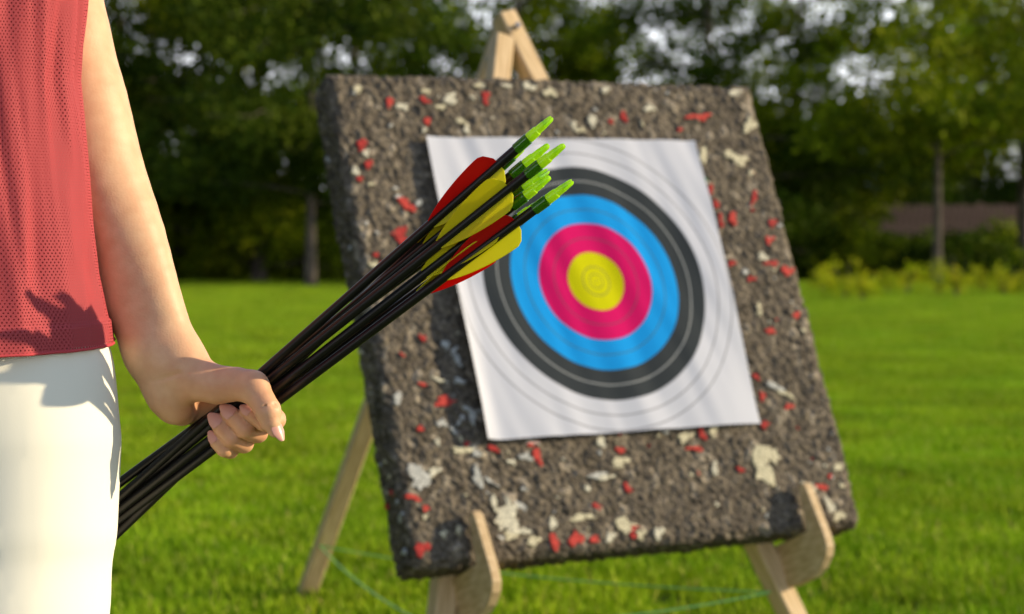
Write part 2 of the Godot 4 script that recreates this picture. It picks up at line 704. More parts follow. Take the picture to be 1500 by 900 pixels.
func shrub(label: String, at: Vector3, sd: int, o: Dictionary, group := "shrubs below the trees") -> void:
	var r := RandomNumberGenerator.new()
	r.seed = sd
	var t := thing("shrub", label, "shrub", at, group)
	var st := SurfaceTool.new()
	st.begin(Mesh.PRIMITIVE_TRIANGLES)
	for i in 6:
		var yaw := i * 1.05 + r.randf()
		var e := Vector3(cos(yaw) * o.r * 0.6, o.h * 0.8, sin(yaw) * o.r * 0.6)
		st.append_from(tube([Vector3(0, -0.03, 0), e * 0.5 + Vector3(0, 0.05 * o.h, 0), e], [0.011 * o.h + 0.002, 0.008 * o.h, 0.003 * o.h], 5), 0, Transform3D.IDENTITY)
	st.index()
	part("stem", st.commit(), M.bark, t)
	var xf := []
	for k in o.n:
		var d := Vector3(r.randfn(), absf(r.randfn()), r.randfn()).normalized() * pow(r.randf(), 0.33)
		var lump := 0.85 + 0.3 * sin(d.x * 5.0 + sd) * cos(d.z * 4.0 + sd)
		xf.append(Transform3D(spin(r, o.leaf * r.randf_range(0.8, 1.3)), Vector3(d.x * o.r * lump, 0.12 + d.y * (o.h - 0.2) * lump, d.z * o.r * lump)))
	foliage("foliage", t, leaf_meshes[o.kind], xf, sd)

func backdrop() -> void:
	leaf_meshes.mid = leaf_cluster(1, 80, 0.5, 0.15, Color(0.060, 0.100, 0.005), Color(0.25, 0.30, 0.012))
	leaf_meshes.dark = leaf_cluster(2, 90, 0.5, 0.13, Color(0.022, 0.042, 0.005), Color(0.085, 0.125, 0.010))
	leaf_meshes.fresh = leaf_cluster(3, 70, 0.5, 0.14, Color(0.13, 0.20, 0.010), Color(0.27, 0.34, 0.02))
	leaf_meshes.gold = leaf_cluster(4, 40, 0.3, 0.10, Color(0.26, 0.34, 0.012), Color(0.55, 0.52, 0.02))
	# trees named by what stands at their foot
	tree("bare lower trunk, broad dark green crown, beside the shaded shrubs", Vector3(-3.8982, 0.0000, -36.9764), 101, {"h": 9.5, "r": 3.6, "low": 2.0, "trunk": 0.10, "limbs": 24, "per": 15, "round": true, "droop": 0.25, "leaf": 1.0, "kind": "dark"})
	tree("slender grey trunk in front of the wooden fence, light green crown", Vector3(9.1079, 0.0000, -40.9739), 102, {"h": 9.5, "r": 4.2, "low": 3.1, "trunk": 0.10, "limbs": 22, "per": 13, "round": true, "droop": 0.2, "leaf": 1.0, "kind": "mid"})
	var rest := [[170, 42, "mid", 9, 3.6, 1.0], [300, 47, "dark", 10, 3.6, 0.6], [380, 42, "mid", 10, 3.4, 0.5], [230, 44, "dark", 9.5, 3.4, 0.8], [520, 50, "dark", 10, 3.4, 0.6], [60, 39, "dark", 9, 3.2, 0.8], [610, 46, "dark", 10, 3.4, 0.7], [760, 44, "mid", 9, 3.4, 2.2], [900, 49, "mid", 10, 3.8, 1.0], [1040, 43, "dark", 9.5, 3.4, 0.8], [1170, 48, "mid", 10, 3.8, 1.5], [1500, 46, "mid", 10, 3.6, 2.6], [1425, 68, "dark", 11, 4.2, 0.5], [830, 55, "dark", 10.5, 3.6, 0.8], [-60, 44, "mid", 10, 3.6, 1.0]]
	var i := 0
	for q in rest:
		var at := Vector3((q[0] - 750.0) / 2800.0 * q[1], 0, -q[1])
		tree("dense dark green tree in the row behind the lawn" if q[2] == "dark" else "mid green leafy tree in the row behind the lawn", at, 200 + i, {"h": q[3], "r": q[4], "low": q[5], "trunk": 0.16, "limbs": 20, "per": 13, "round": true, "droop": 0.2, "leaf": 0.95, "kind": q[2]})
		i += 1
	# unseen trees added at the left to cut sky fill on shaded sides
	for q in [[-9.5, -2.0], [-10.5, -6.5], [-9.8, -11.0], [-11.5, -16.0], [-10.0, 2.5]]:
		tree("unseen dense evergreen added left of view to block sky light", Vector3(q[0], 0, q[1]), 260 + i, {"h": 10.0, "r": 3.6, "low": 0.3, "trunk": 0.16, "limbs": 24, "per": 17, "round": true, "droop": 0.2, "leaf": 1.3, "kind": "dark"})
		i += 1
	# shrubs
	i = 0
	for x in range(-100, 1700, 75):
		var d := 46.0 + 3.0 * sin(x * 1.7)
		var high := 2.9 if x < 1220 else 0.95
		shrub("dark green rounded shrub of the hedge row under the trees" if high > 2.0 else "low green shrub of the hedge row under the trees", Vector3((x - 750.0) / 2800.0 * d, 0, -d), 300 + i, {"h": high * (1.0 + 0.18 * sin(x * 0.9)), "r": 1.35, "n": 120, "leaf": 1.1, "kind": "dark" if i % 3 else "mid"})
		i += 1
	for q in [[500, 43, 1.7, 1.0, "fresh"], [430, 45, 1.5, 0.9, "fresh"], [1215, 44, 2.1, 1.1, "mid"], [1270, 45, 1.2, 0.9, "fresh"], [1340, 45, 1.0, 0.9, "fresh"], [1440, 45, 0.95, 0.8, "fresh"]]:
		shrub("bright yellow green bush standing before the dark hedge", Vector3((q[0] - 750.0) / 2800.0 * q[1], 0, -q[1]), 400 + i, {"h": q[2], "r": q[3], "n": 60, "leaf": 0.9, "kind": q[4]}, "bright bushes before the hedge")
		i += 1
	for q in [[1238, 29.5, 0.70], [1264, 28.6, 0.52], [1300, 33, 0.4], [1330, 32.0, 0.55], [1376, 31.5, 0.72], [1402, 30.5, 0.82], [1440, 33, 0.5], [1472, 31, 0.62], [1496, 32, 0.5], [1530, 32, 0.6], [1205, 34, 0.5]]:
		var sd: int = 500 + i
		shrub("low yellow leaved plant along the far lawn edge", Vector3((q[0] - 750.0) / 2800.0 * q[1], 0, -q[1]), sd, {"h": q[2], "r": 0.32, "n": 10, "leaf": 0.58, "kind": "gold"}, "yellow plants along the lawn edge")
		i += 1
	for x in range(1080, 1760, 62):
		if x > 1225 and x < 1310: continue
		var d := 65.0 + 2.0 * sin(x * 2.3)
		shrub("tall dark evergreen bush rising behind the wooden fence", Vector3((x - 750.0) / 2800.0 * d, 0, -d), 600 + i, {"h": 4.6 + 0.8 * sin(x * 0.7), "r": 1.6, "n": 150, "leaf": 1.4, "kind": "dark"}, "evergreens behind the fence")
		i += 1
	fence()
	house()

func fence() -> void:
	var t := thing("wooden_fence", "dark brown board fence behind the low shrubs", "fence", Vector3(9.2, 0, -58))
	var board := bevel_box(Vector3(0.185, 1.95, 0.025), 0.004)
	var post := bevel_box(Vector3(0.1, 2.05, 0.1), 0.008)
	var rail := bevel_box(Vector3(20.0, 0.09, 0.04), 0.004)
	part("rail", rail, M.fence, t, Transform3D(Basis.IDENTITY, Vector3(10, 0.5, -0.034)))
	part("rail", rail, M.fence, t, Transform3D(Basis.IDENTITY, Vector3(10, 1.6, -0.034)))
	for k in 100:
		part("board", board, M.fence, t, Transform3D(Basis.IDENTITY, Vector3(0.1 + k * 0.2, 0.985 + 0.02 * sin(k * 2.1), 0.0)))
	for k in 9:
		part("post", post, M.fence, t, Transform3D(Basis.IDENTITY, Vector3(k * 2.5, 1.02, -0.108)))

func house() -> void:
	var t := thing("house", "grey gabled house with brick trim half hidden behind the trees", "house", Vector3(12.6, 0, -72))
	part("wall", bevel_box(Vector3(7.0, 3.0, 6.0), 0.02), M.wall, t, Transform3D(Basis.IDENTITY, Vector3(0, 1.5, 0)))
	part("wall_trim", bevel_box(Vector3(1.0, 4.4, 0.6), 0.02), M.brick, t, Transform3D(Basis.IDENTITY, Vector3(1.9, 2.2, 3.1)))
	var g := faceted([[Vector3(-3.5, 3.02, 3), Vector3(3.5, 3.02, 3), Vector3(0, 5.2, 3)], [Vector3(-3.5, 3.02, -3), Vector3(3.5, 3.02, -3), Vector3(0, 5.2, -3)], [Vector3(-3.5, 3.02, 3), Vector3(0, 5.2, 3), Vector3(0, 5.2, -3), Vector3(-3.5, 3.02, -3)], [Vector3(3.5, 3.02, 3), Vector3(0, 5.2, 3), Vector3(0, 5.2, -3), Vector3(3.5, 3.02, -3)], [Vector3(-3.5, 3.02, 3), Vector3(3.5, 3.02, 3), Vector3(3.5, 3.02, -3), Vector3(-3.5, 3.02, -3)]])
	part("gable", g, M.wall, t)
	for s in [-1, 1]:
		var b := Basis(Vector3(0, 0, 1), -s * atan2(2.2, 3.5))
		part("roof", bevel_box(Vector3(4.5, 0.16, 6.8), 0.02), M.roof, t, Transform3D(b, Vector3(s * 1.83, 4.22, 0)))
	for x in [-2.2, -0.2]:
		var w := part("window", bevel_box(Vector3(1.2, 1.3, 0.1), 0.02), M.shoe, t, Transform3D(Basis.IDENTITY, Vector3(x, 1.7, 3.0)))
		part("pane", bevel_box(Vector3(1.04, 1.14, 0.04), 0.005), M.glass, w, Transform3D(Basis.IDENTITY, Vector3(0, 0, 0.045)))

# ---------------------------------------------------------------- easel
const BUTT := Transform3D(Basis(Vector3(0.8862, 0.0107, -0.4631), Vector3(-0.1894, 0.9207, -0.3412), Vector3(0.4227, 0.3901, 0.8180)), Vector3(0.1608, 0.8415, -3.7800))

func plank(called: String, parent: Node3D, a: Vector3, b: Vector3, w: float, d: float, face: Vector3, m: Material) -> MeshInstance3D:
	var y := (b - a).normalized()
	var x := y.cross(face).normalized()
	var z := x.cross(y)
	return part(called, bevel_box(Vector3(w, a.distance_to(b), d), 0.003), m, parent, Transform3D(Basis(x, y, z), (a + b) / 2 - parent.position))

func along(a: Vector3, b: Vector3, y: float) -> Vector3:
	return a.lerp(b, (y - a.y) / (b.y - a.y))

func easel() -> void:
	var base := Vector3(0.1, 0, -3.9)
	var t := thing("wooden_easel", "pale wooden three legged easel holding the foam target", "easel", base)
	var n: Vector3 = BUTT.basis.z
	var ra := Vector3(-0.0190, 1.4089, -4.1104)
	var rb := along(ra, Vector3(0.5503, 0.2013, -3.8288), 0.0)
	var la := Vector3(-0.0218, 1.3552, -4.0834)
	var lb := along(la, Vector3(-0.1285, 0.2625, -3.5071), 0.0)
	plank("leg", t, rb, ra, 0.041, 0.046, n, M.wood)
	plank("leg", t, lb, la, 0.042, 0.046, n, M.wood)
	var foot := Vector3(-0.5353, 0.0185, -4.9006)
	foot.y = 0.0
	plank("leg", t, foot, Vector3(-0.0135, 1.3975, -4.2179), 0.045, 0.030, n, M.wood)
	# hooks that carry the foam, cut from board; profile in (out of the butt, up)
	var prof := PackedVector2Array()
	for p in [[-0.150, -0.080], [-0.080, -0.092], [-0.010, -0.090], [0.020, -0.080], [0.046, -0.062], [0.056, -0.045], [0.056, -0.022], [0.034, 0.084], [0.028, 0.092], [0.014, 0.092], [0.008, 0.082], [0.006, 0.000], [-0.150, 0.000]]:
		prof.append(Vector2(p[0], p[1]))
	var hook := slab(prof, 0.019, 0.0015)
	for c in [[0.3687, -0.5377], [-0.3627, -0.5358]]:
		var o: Vector3 = BUTT * Vector3(c[0], -0.5375, 0.0)
		part("hook", hook, M.ply, t, Transform3D(Basis(BUTT.basis.z, BUTT.basis.y, -BUTT.basis.x), o - base))
	var bolt := CylinderMesh.new()
	bolt.top_radius = 0.006
	bolt.bottom_radius = 0.006
	bolt.height = 0.16
	part("bolt", bolt, M.steel, t, Transform3D(Basis(BUTT.basis.x, BUTT.basis.z, -BUTT.basis.y), Vector3(-0.0206, 1.3529, -4.1318) - base))
	var screw := CylinderMesh.new()
	screw.top_radius = 0.006
	screw.bottom_radius = 0.006
	screw.height = 0.006
	part("screw", screw, M.steel, t, Transform3D(Basis(BUTT.basis.z, -BUTT.basis.x, BUTT.basis.y), along(ra, rb, 0.32) - BUTT.basis.x * 0.0195 - base))

func cords() -> void:
	var ends := [Vector3(-0.4854, 0.1559, -4.7954), Vector3(-0.1577, 0.2000, -3.5962), Vector3(0.5171, 0.2219, -3.8072)]
	var t := thing("cord", "thin green cord tied round the three easel legs", "cord")
	var k := 0
	for pr in [[0, 1], [0, 2], [1, 2]]:
		var a: Vector3 = ends[pr[0]]
		var b: Vector3 = ends[pr[1]]
		var pts := []
		var rad := []
		for i in 17:
			var q := i / 16.0
			pts.append(a.lerp(b, q) - Vector3(0, 0.02 * 4.0 * q * (1.0 - q), 0))
			rad.append(0.0022)
		part("strand", tube(pts, rad, 8), M.cord, t)
		k += 1

# ---------------------------------------------------------------- foam butt
func target_butt() -> void:
	var t := thing("foam_target", "thick grey recycled foam archery butt with red and cream chips", "archery target", BUTT.origin)
	t.basis = BUTT.basis
	var lo := Vector3(-0.492, -0.538, -0.098)
	var hi := Vector3(0.508, 0.458, 0.0)
	var c := (lo + hi) / 2
	var h := (hi - lo) / 2
	var cellA := FastNoiseLite.new()
	cellA.noise_type = FastNoiseLite.TYPE_CELLULAR
	cellA.cellular_return_type = FastNoiseLite.RETURN_DISTANCE2_SUB
	cellA.frequency = 52.0
	cellA.cellular_jitter = 1.0
	cellA.fractal_type = FastNoiseLite.FRACTAL_NONE
	cellA.seed = 4
	var tone := cellA.duplicate()
	tone.cellular_return_type = FastNoiseLite.RETURN_CELL_VALUE
	var warp := FastNoiseLite.new()
	warp.seed = 6
	warp.frequency = 14.0
	var fine := FastNoiseLite.new()
	fine.seed = 8
	fine.frequency = 55.0
	fine.fractal_octaves = 3
	var V := PackedVector3Array()
	var I := PackedInt32Array()
	var C := PackedColorArray()
	var round_ := 0.021
	var cell := 0.0042
	for ax in 3:
		var u := (ax + 1) % 3
		var w := (ax + 2) % 3
		for s in [-1, 1]:
			var cs := cell if (ax == 2 and s > 0) else 0.007
			var nu := int(h[u] * 2 / cs) + 1
			var nw := int(h[w] * 2 / cs) + 1
			var base := V.size()
			for j in nw + 1:
				for i in nu + 1:
					var p := Vector3.ZERO
					p[ax] = s * h[ax]
					p[u] = (i * 2.0 / nu - 1.0) * h[u]
					p[w] = (j * 2.0 / nw - 1.0) * h[w]
					var rr := round_ * (1.0 + 0.6 * warp.get_noise_3dv((p + c) * 0.6))
					var k := p.clamp(-h + Vector3.ONE * rr, h - Vector3.ONE * rr)
					var d := p - k
					var nn := d.normalized()
					if d.length() < 1e-5:
						nn = Vector3.ZERO
						nn[ax] = s
					var q := k + nn * rr
					var g := q + c
					var ww := g + Vector3(warp.get_noise_3dv(g), warp.get_noise_3dv(g + Vector3(3, 1, 7)), warp.get_noise_3dv(g - Vector3(5, 2, 1))) * 0.020
					ww.x *= 1.25
					var cv := clampf(cellA.get_noise_3dv(ww) + 1.0, 0.0, 1.0)
					var crumb := smoothstep(0.0, 0.38, cv)
					var f := fine.get_noise_3dv(g)
					var tilt: float = tone.get_noise_3dv(ww + Vector3(9, 9, 9)) * crumb
					V.append(g + nn * (crumb * 0.0038 - 0.0044 + f * 0.0030 + tilt * 0.0020 + warp.get_noise_3dv(g * 0.4) * 0.0025))
					var tv: float = tone.get_noise_3dv(ww) * 0.5 + 0.5
					var col := Color(0.105, 0.088, 0.068).lerp(Color(0.26, 0.217, 0.163), clampf(tv * 0.8 + f * 0.45 + 0.12, 0, 1))
					if tv > 0.93: col = Color(0.40, 0.345, 0.26)
					C.append(col)
			for j in nw:
				for i in nu:
					var a := base + j * (nu + 1) + i
					var b := a + nu + 1
					if s > 0: I.append_array([a, b, a + 1, a + 1, b, b + 1])
					else: I.append_array([a, a + 1, b, a + 1, b + 1, b])
	part("foam_block", build(V, I, PackedVector3Array(), PackedVector2Array(), C), M.foam, t)

	var kinds := {"R": [lin(0.66, 0.075, 0.06), lin(0.52, 0.05, 0.045)], "C": [lin(0.74, 0.68, 0.47), lin(0.78, 0.74, 0.58)], "W": [lin(0.55, 0.56, 0.53), lin(0.62, 0.62, 0.58)], "G": [lin(0.08, 0.40, 0.10), lin(0.08, 0.40, 0.10)]}
	var mats := {}
	for k in kinds:
		mats[k] = []
		for cc in kinds[k]:
			var m := triplanar(mat(cc, 0.8, 0.3), Vector3(12, 12, 12))
			m.albedo_texture = M.foam.albedo_texture
			mats[k].append(m)
	# [kind, along, up, width, height, turn]
	var chips := [
		["C", -0.430, 0.418, 0.020, 0.021, 0],
		["R", -0.369, 0.390, 0.018, 0.024, 0],
		["C", -0.341, 0.381, 0.024, 0.021, 0],
		["C", -0.283, 0.417, 0.021, 0.012, 0],
		["R", -0.290, 0.396, 0.024, 0.018, 0],
		["C", -0.234, 0.401, 0.042, 0.019, 20],
		["C", -0.259, 0.383, 0.024, 0.012, 20],
		["R", -0.153, 0.407, 0.022, 0.031, 0],
		["R", -0.294, 0.350, 0.018, 0.018, 0],
		["C", -0.304, 0.332, 0.012, 0.012, 0],
		["C", -0.219, 0.351, 0.030, 0.012, -40],
		["C", -0.211, 0.333, 0.018, 0.015, 0],
		["C", -0.003, 0.422, 0.032, 0.029, 0],
		["C", 0.080, 0.357, 0.020, 0.035, 10],
		["C", 0.035, 0.348, 0.019, 0.019, 0],
		["C", 0.050, 0.338, 0.023, 0.019, 0],
		["C", 0.132, 0.432, 0.023, 0.016, 0],
		["C", -0.099, 0.452, 0.022, 0.013, 0],
		["C", -0.051, 0.449, 0.035, 0.019, 0],
		["R", 0.160, 0.371, 0.020, 0.023, 0],
		["R", 0.126, 0.358, 0.015, 0.013, 0],
		["C", 0.228, 0.392, 0.027, 0.020, 0],
		["R", 0.348, 0.374, 0.059, 0.018, 10],
		["C", 0.454, 0.444, 0.046, 0.014, 0],
		["C", 0.470, 0.355, 0.032, 0.044, -30],
		["C", 0.421, 0.275, 0.052, 0.040, 0],
		["C", 0.334, 0.282, 0.021, 0.039, -30],
		["C", 0.446, 0.245, 0.018, 0.017, 0],
		["G", 0.320, 0.229, 0.015, 0.011, 0],
		["R", 0.436, 0.185, 0.017, 0.043, -35],
		["R", 0.332, 0.207, 0.020, 0.023, 0],
		["R", 0.337, 0.170, 0.017, 0.029, -20],
		["R", 0.369, 0.137, 0.024, 0.029, 0],
		["R", 0.337, 0.131, 0.014, 0.032, -15],
		["R", 0.467, 0.128, 0.021, 0.023, 0],
		["R", 0.449, 0.089, 0.023, 0.023, 0],
		["C", 0.421, 0.051, 0.031, 0.019, 0],
		["R", 0.438, 0.035, 0.034, 0.019, 10],
		["R", 0.341, 0.039, 0.020, 0.019, 0],
		["R", 0.379, 0.003, 0.022, 0.019, 0],
		["W", 0.369, 0.018, 0.014, 0.019, 0],
		["R", 0.476, 0.018, 0.035, 0.022, 20],
		["C", 0.378, -0.068, 0.017, 0.034, -30],
		["R", 0.469, -0.082, 0.024, 0.016, 0],
		["R", 0.396, -0.114, 0.024, 0.022, 0],
		["R", -0.442, 0.298, 0.028, 0.027, 0],
		["C", -0.438, 0.280, 0.020, 0.015, -30],
		["R", -0.435, 0.257, 0.020, 0.020, 0],
		["C", -0.466, 0.240, 0.023, 0.017, 0],
		["R", -0.460, 0.226, 0.017, 0.012, 0],
		["R", -0.373, 0.171, 0.040, 0.029, -10],
		["W", -0.347, 0.176, 0.014, 0.018, 0],
		["W", -0.386, 0.189, 0.017, 0.012, 0],
		["R", -0.399, 0.111, 0.051, 0.034, -25],
		["R", -0.361, 0.069, 0.014, 0.009, 0],
		["C", -0.463, 0.049, 0.017, 0.017, 0],
		["R", -0.455, 0.069, 0.017, 0.011, 0],
		["W", -0.346, -0.115, 0.017, 0.022, -20],
		["W", -0.331, -0.127, 0.014, 0.017, -30],
		["W", -0.328, -0.147, 0.011, 0.036, 25],
		["W", -0.330, -0.188, 0.023, 0.014, -20],
		["C", -0.371, -0.185, 0.033, 0.008, -15],
		["R", -0.390, -0.101, 0.013, 0.019, 20],
		["R", -0.409, -0.191, 0.019, 0.011, 0],
		["R", -0.370, -0.226, 0.047, 0.019, 8],
		["W", -0.328, -0.242, 0.020, 0.011, -40],
		["W", -0.320, -0.258, 0.017, 0.035, 15],
		["W", -0.346, -0.265, 0.011, 0.024, -40],
		["W", -0.383, -0.268, 0.019, 0.021, 0],
		["R", -0.429, -0.276, 0.016, 0.013, 0],
		["C", -0.400, -0.304, 0.014, 0.016, 0],
		["W", -0.365, -0.280, 0.012, 0.012, 0],
		["W", -0.463, -0.213, 0.019, 0.029, 0],
		["C", -0.354, -0.322, 0.044, 0.019, -12],
		["W", -0.327, -0.328, 0.028, 0.021, 0],
		["R", -0.342, -0.311, 0.013, 0.011, 0],
		["R", -0.289, -0.323, 0.024, 0.019, -20],
		["R", -0.205, -0.319, 0.026, 0.011, 0],
		["W", -0.226, -0.344, 0.031, 0.022, -15],
		["R", -0.200, -0.343, 0.023, 0.032, 20],
		["C", -0.257, -0.351, 0.016, 0.015, 0],
		["W", -0.204, -0.317, 0.029, 0.009, 0],
		["W", -0.450, -0.368, 0.046, 0.052, 0],
		["C", -0.418, -0.359, 0.027, 0.021, 20],
		["R", -0.466, -0.404, 0.027, 0.018, -20],
		["R", -0.449, -0.427, 0.017, 0.018, 0],
		["C", -0.452, -0.442, 0.013, 0.010, 0],
		["W", -0.334, -0.378, 0.025, 0.037, 0],
		["W", -0.309, -0.385, 0.033, 0.007, -40],
		["C", -0.286, -0.461, 0.070, 0.052, 30],
		["C", -0.309, -0.425, 0.017, 0.034, 10],
		["C", -0.281, -0.427, 0.013, 0.024, 0],
		["W", -0.255, -0.437, 0.031, 0.016, -30],
		["C", -0.270, -0.483, 0.047, 0.018, 0],
		["C", -0.286, -0.488, 0.042, 0.018, 20],
		["R", -0.480, -0.499, 0.032, 0.030, 0],
		["C", -0.422, -0.475, 0.019, 0.015, 0],
		["C", -0.390, -0.469, 0.016, 0.018, 0],
		["C", -0.245, -0.504, 0.028, 0.023, 0],
		["C", -0.197, -0.474, 0.016, 0.026, 0],
		["R", -0.201, -0.511, 0.020, 0.037, -15],
		["R", -0.154, -0.508, 0.034, 0.034, 20],
		["R", -0.118, -0.523, 0.026, 0.012, 0],
		["W", -0.082, -0.390, 0.065, 0.014, 0],
		["C", -0.133, -0.468, 0.055, 0.015, -5],
		["R", -0.095, -0.450, 0.019, 0.019, 0],
		["C", -0.108, -0.412, 0.009, 0.022, 30],
		["C", -0.058, -0.325, 0.022, 0.025, -20],
		["C", -0.024, -0.366, 0.042, 0.025, -8],
		["R", -0.021, -0.343, 0.024, 0.014, 0],
		["C", 0.131, -0.327, 0.047, 0.020, 20],
		["R", 0.172, -0.323, 0.020, 0.026, 0],
		["C", 0.198, -0.317, 0.021, 0.029, 0],
		["R", 0.148, -0.351, 0.038, 0.014, 0],
		["C", 0.182, -0.394, 0.016, 0.028, -30],
		["R", 0.140, -0.403, 0.017, 0.011, 0],
		["R", 0.242, -0.401, 0.018, 0.014, 0],
		["C", 0.300, -0.396, 0.071, 0.081, -20],
		["C", 0.319, -0.377, 0.055, 0.038, 0],
		["R", -0.022, -0.419, 0.022, 0.019, -30],
		["C", -0.043, -0.494, 0.050, 0.035, 20],
		["C", -0.083, -0.517, 0.029, 0.019, 0],
		["C", -0.016, -0.520, 0.030, 0.019, 0],
		["R", -0.027, -0.498, 0.021, 0.013, 0],
		["R", -0.031, -0.513, 0.021, 0.013, 0],
		["C", 0.024, -0.517, 0.024, 0.027, 0],
		["C", -0.064, -0.395, 0.036, 0.011, 0],
		["W", 0.371, -0.233, 0.057, 0.021, -38],
		["C", 0.392, -0.249, 0.037, 0.015, -30],
		["R", 0.335, -0.252, 0.016, 0.021, 0],
		["R", 0.395, -0.277, 0.025, 0.018, 0],
		["R", 0.332, -0.211, 0.015, 0.021, 0],
		["R", 0.324, -0.312, 0.023, 0.018, 0],
		["C", 0.397, -0.446, 0.040, 0.017, -20],
		["R", 0.425, -0.450, 0.027, 0.019, 0],
		["C", 0.477, -0.412, 0.027, 0.032, 0],
		["R", 0.453, -0.428, 0.015, 0.012, 0],
		["C", 0.432, -0.488, 0.022, 0.035, 0],
		["C", 0.448, -0.513, 0.033, 0.023, 20],
		["C", 0.474, -0.450, 0.015, 0.013, 0],
		["C", -0.162, 0.453, 0.025, 0.013, 0],
		["R", 0.265, -0.213, 0.013, 0.015, 0],
	]
	var r := RandomNumberGenerator.new()
	r.seed = 77
	for q in 120:
		var x := r.randf_range(-0.47, 0.49)
		var y := r.randf_range(-0.51, 0.435)
		if absf(x) < 0.30 and absf(y) < 0.30: continue
		var s := r.randf_range(0.005, 0.012)
		chips.append(["RCWCW"[r.randi() % 5], x, y, s, s * r.randf_range(0.5, 1.0), r.randf_range(-90, 90)])
	for q in chips:
		part("foam_chip", chip_mesh(q[3] * 0.47, q[4] * 0.47, r), mats[q[0]][r.randi() % 2], t, Transform3D(Basis(Vector3(0, 0, 1), deg_to_rad(q[5])), Vector3(clampf(q[1], -0.468, 0.484), clampf(q[2], -0.512, 0.434), 0.0)))
	# chips in the narrow side that faces the grass
	for q in 16:
		var s := r.randf_range(0.006, 0.020)
		var b := Basis(Vector3(0, 0, 1), Vector3(0, 1, 0), Vector3(-1, 0, 0)) * Basis(Vector3(0, 0, 1), r.randf() * TAU)
		part("foam_chip", chip_mesh(s / 2, s * 0.3, r), mats["RWCW"[r.randi() % 4]][0], t, Transform3D(b, Vector3(-0.4915, r.randf_range(-0.5, 0.42), r.randf_range(-0.08, -0.02))))

func chip_mesh(a: float, b: float, r: RandomNumberGenerator) -> ArrayMesh:
	var n := 15
	var rim := []
	var ph := r.randf() * TAU
	for i in n:
		var t := TAU * i / n
		var k := 0.88 + 0.24 * sin(2 * t + ph) + 0.2 * sin(3 * t + ph * 2.3) + r.randf_range(-0.32, 0.32)
		rim.append(Vector3(cos(t) * a * k, sin(t) * b * k, 0))
	var V := PackedVector3Array()
	var I := PackedInt32Array()
	var up := []
	for p in rim: up.append(p + Vector3(0, 0, 0.0004 + r.randf() * 0.0012))
	for p in rim: V.append(p * 1.04 + Vector3(0, 0, -0.007))
	V.append_array(up)
	V.append_array(up)
	for p in up: V.append(Vector3(p.x * 0.6, p.y * 0.6, p.z + r.randf_range(-0.0006, 0.0011)))
	V.append(Vector3(0, 0, 0.0012))
	for i in n:
		var j := (i + 1) % n
		for k in [0, 2]: I.append_array([k * n + i, k * n + n + i, k * n + j, k * n + j, k * n + n + i, k * n + n + j])
		I.append_array([3 * n + i, 4 * n, 3 * n + j])
	return build(V, I)

# ---------------------------------------------------------------- paper face
func target_face() -> void:
	const S := 1024
	var im := Image.create(S, S, false, Image.FORMAT_RGB8)
	var white := lin(0.50, 0.515, 0.59)
	var zones := [[0.2, lin(0.47, 0.47, 0.004)], [0.4, lin(0.52, 0.008, 0.11)], [0.6, lin(0.010, 0.26, 0.66)], [0.8, lin(0.035, 0.042, 0.048)], [9.0, white]]
	for y in S:
		for x in S:
			var d := Vector2(x + 0.5 - S / 2.0, y + 0.5 - S / 2.0).length() / (S / 2.0) / 0.992
			var c := white
			for z in zones.size():
				if d < zones[z][0]:
					c = zones[z][1]
					if z > 0: c = zones[z - 1][1].lerp(c, clampf((d - zones[z - 1][0]) * 512.0 * 0.6, 0, 1))
					break
			var near := absf(d / 0.1 - roundf(d / 0.1)) * 0.1 * 512.0
			var ring_ := int(roundf(d / 0.1))
			if ring_ in [1, 3, 5, 7, 9, 10] and near < 2.6:
				var ink := lin(0.42, 0.44, 0.45) if ring_ == 7 else lin(0.09, 0.09, 0.10)
				c = c.lerp(ink, (0.8 if ring_ == 7 else 0.6) * clampf(2.6 - near, 0, 1))
			var n2 := absf(d - 0.05) * 512.0
			if n2 < 2.4: c = c.lerp(lin(0.09, 0.09, 0.10), 0.55 * clampf(2.4 - n2, 0, 1))
			var px := absf(x - S / 2.0)
			var py := absf(y - S / 2.0)
			if (px < 1.0 and py < 7.0) or (py < 1.0 and px < 7.0): c = lin(0.09, 0.09, 0.10)
			im.set_pixel(x, y, c)
	var m := mat(Color.WHITE, 0.9, 0.15)
	m.albedo_texture = ImageTexture.create_from_image(im)
	m.texture_repeat = false
	m.backlight_enabled = true
	m.backlight = Color(0.25, 0.25, 0.25)
	var fold := FastNoiseLite.new()
	fold.seed = 12
	fold.frequency = 1.0
	fold.fractal_octaves = 2
	var n := 90
	var half := 0.311
	var rows := []
	var V := PackedVector3Array()
	var UV := PackedVector2Array()
	var I := PackedInt32Array()
	for j in n + 1:
		for i in n + 1:
			var a := i / float(n)
			var b := j / float(n)
			var x := (a * 2 - 1) * half
			var y := (1 - b * 2) * half
			var lift := 0.0115 + 0.003 * a
			# the free left margin curls away from the foam
			var e := maxf(0.0, 1.0 - a / 0.06)
			lift += (0.003 + 0.013 * smoothstep(0.0, 0.75, b)) * e * e
			var er := maxf(0.0, (a - 0.8) / 0.2)
			lift += 0.008 * er * er * sin(b * 5.0)
			lift += 0.0070 * fold.get_noise_2d(x * 8.0 + y * 2.0, y * 1.3) + 0.0003 * fold.get_noise_2d(x * 30.0 + y * 9.0, y * 6.0 + 9.0)
			V.append(Vector3(x, y, lift))
			UV.append(Vector2(a, b))
	for j in n:
		for i in n:
			var q := j * (n + 1) + i
			I.append_array([q, q + 1, q + n + 1, q + 1, q + n + 2, q + n + 1])
	var o := part("paper_target", build(V, I, PackedVector3Array(), UV), m, self, BUTT)
	tag(o, "square white paper target face with gold, red, blue and black rings", "paper target")

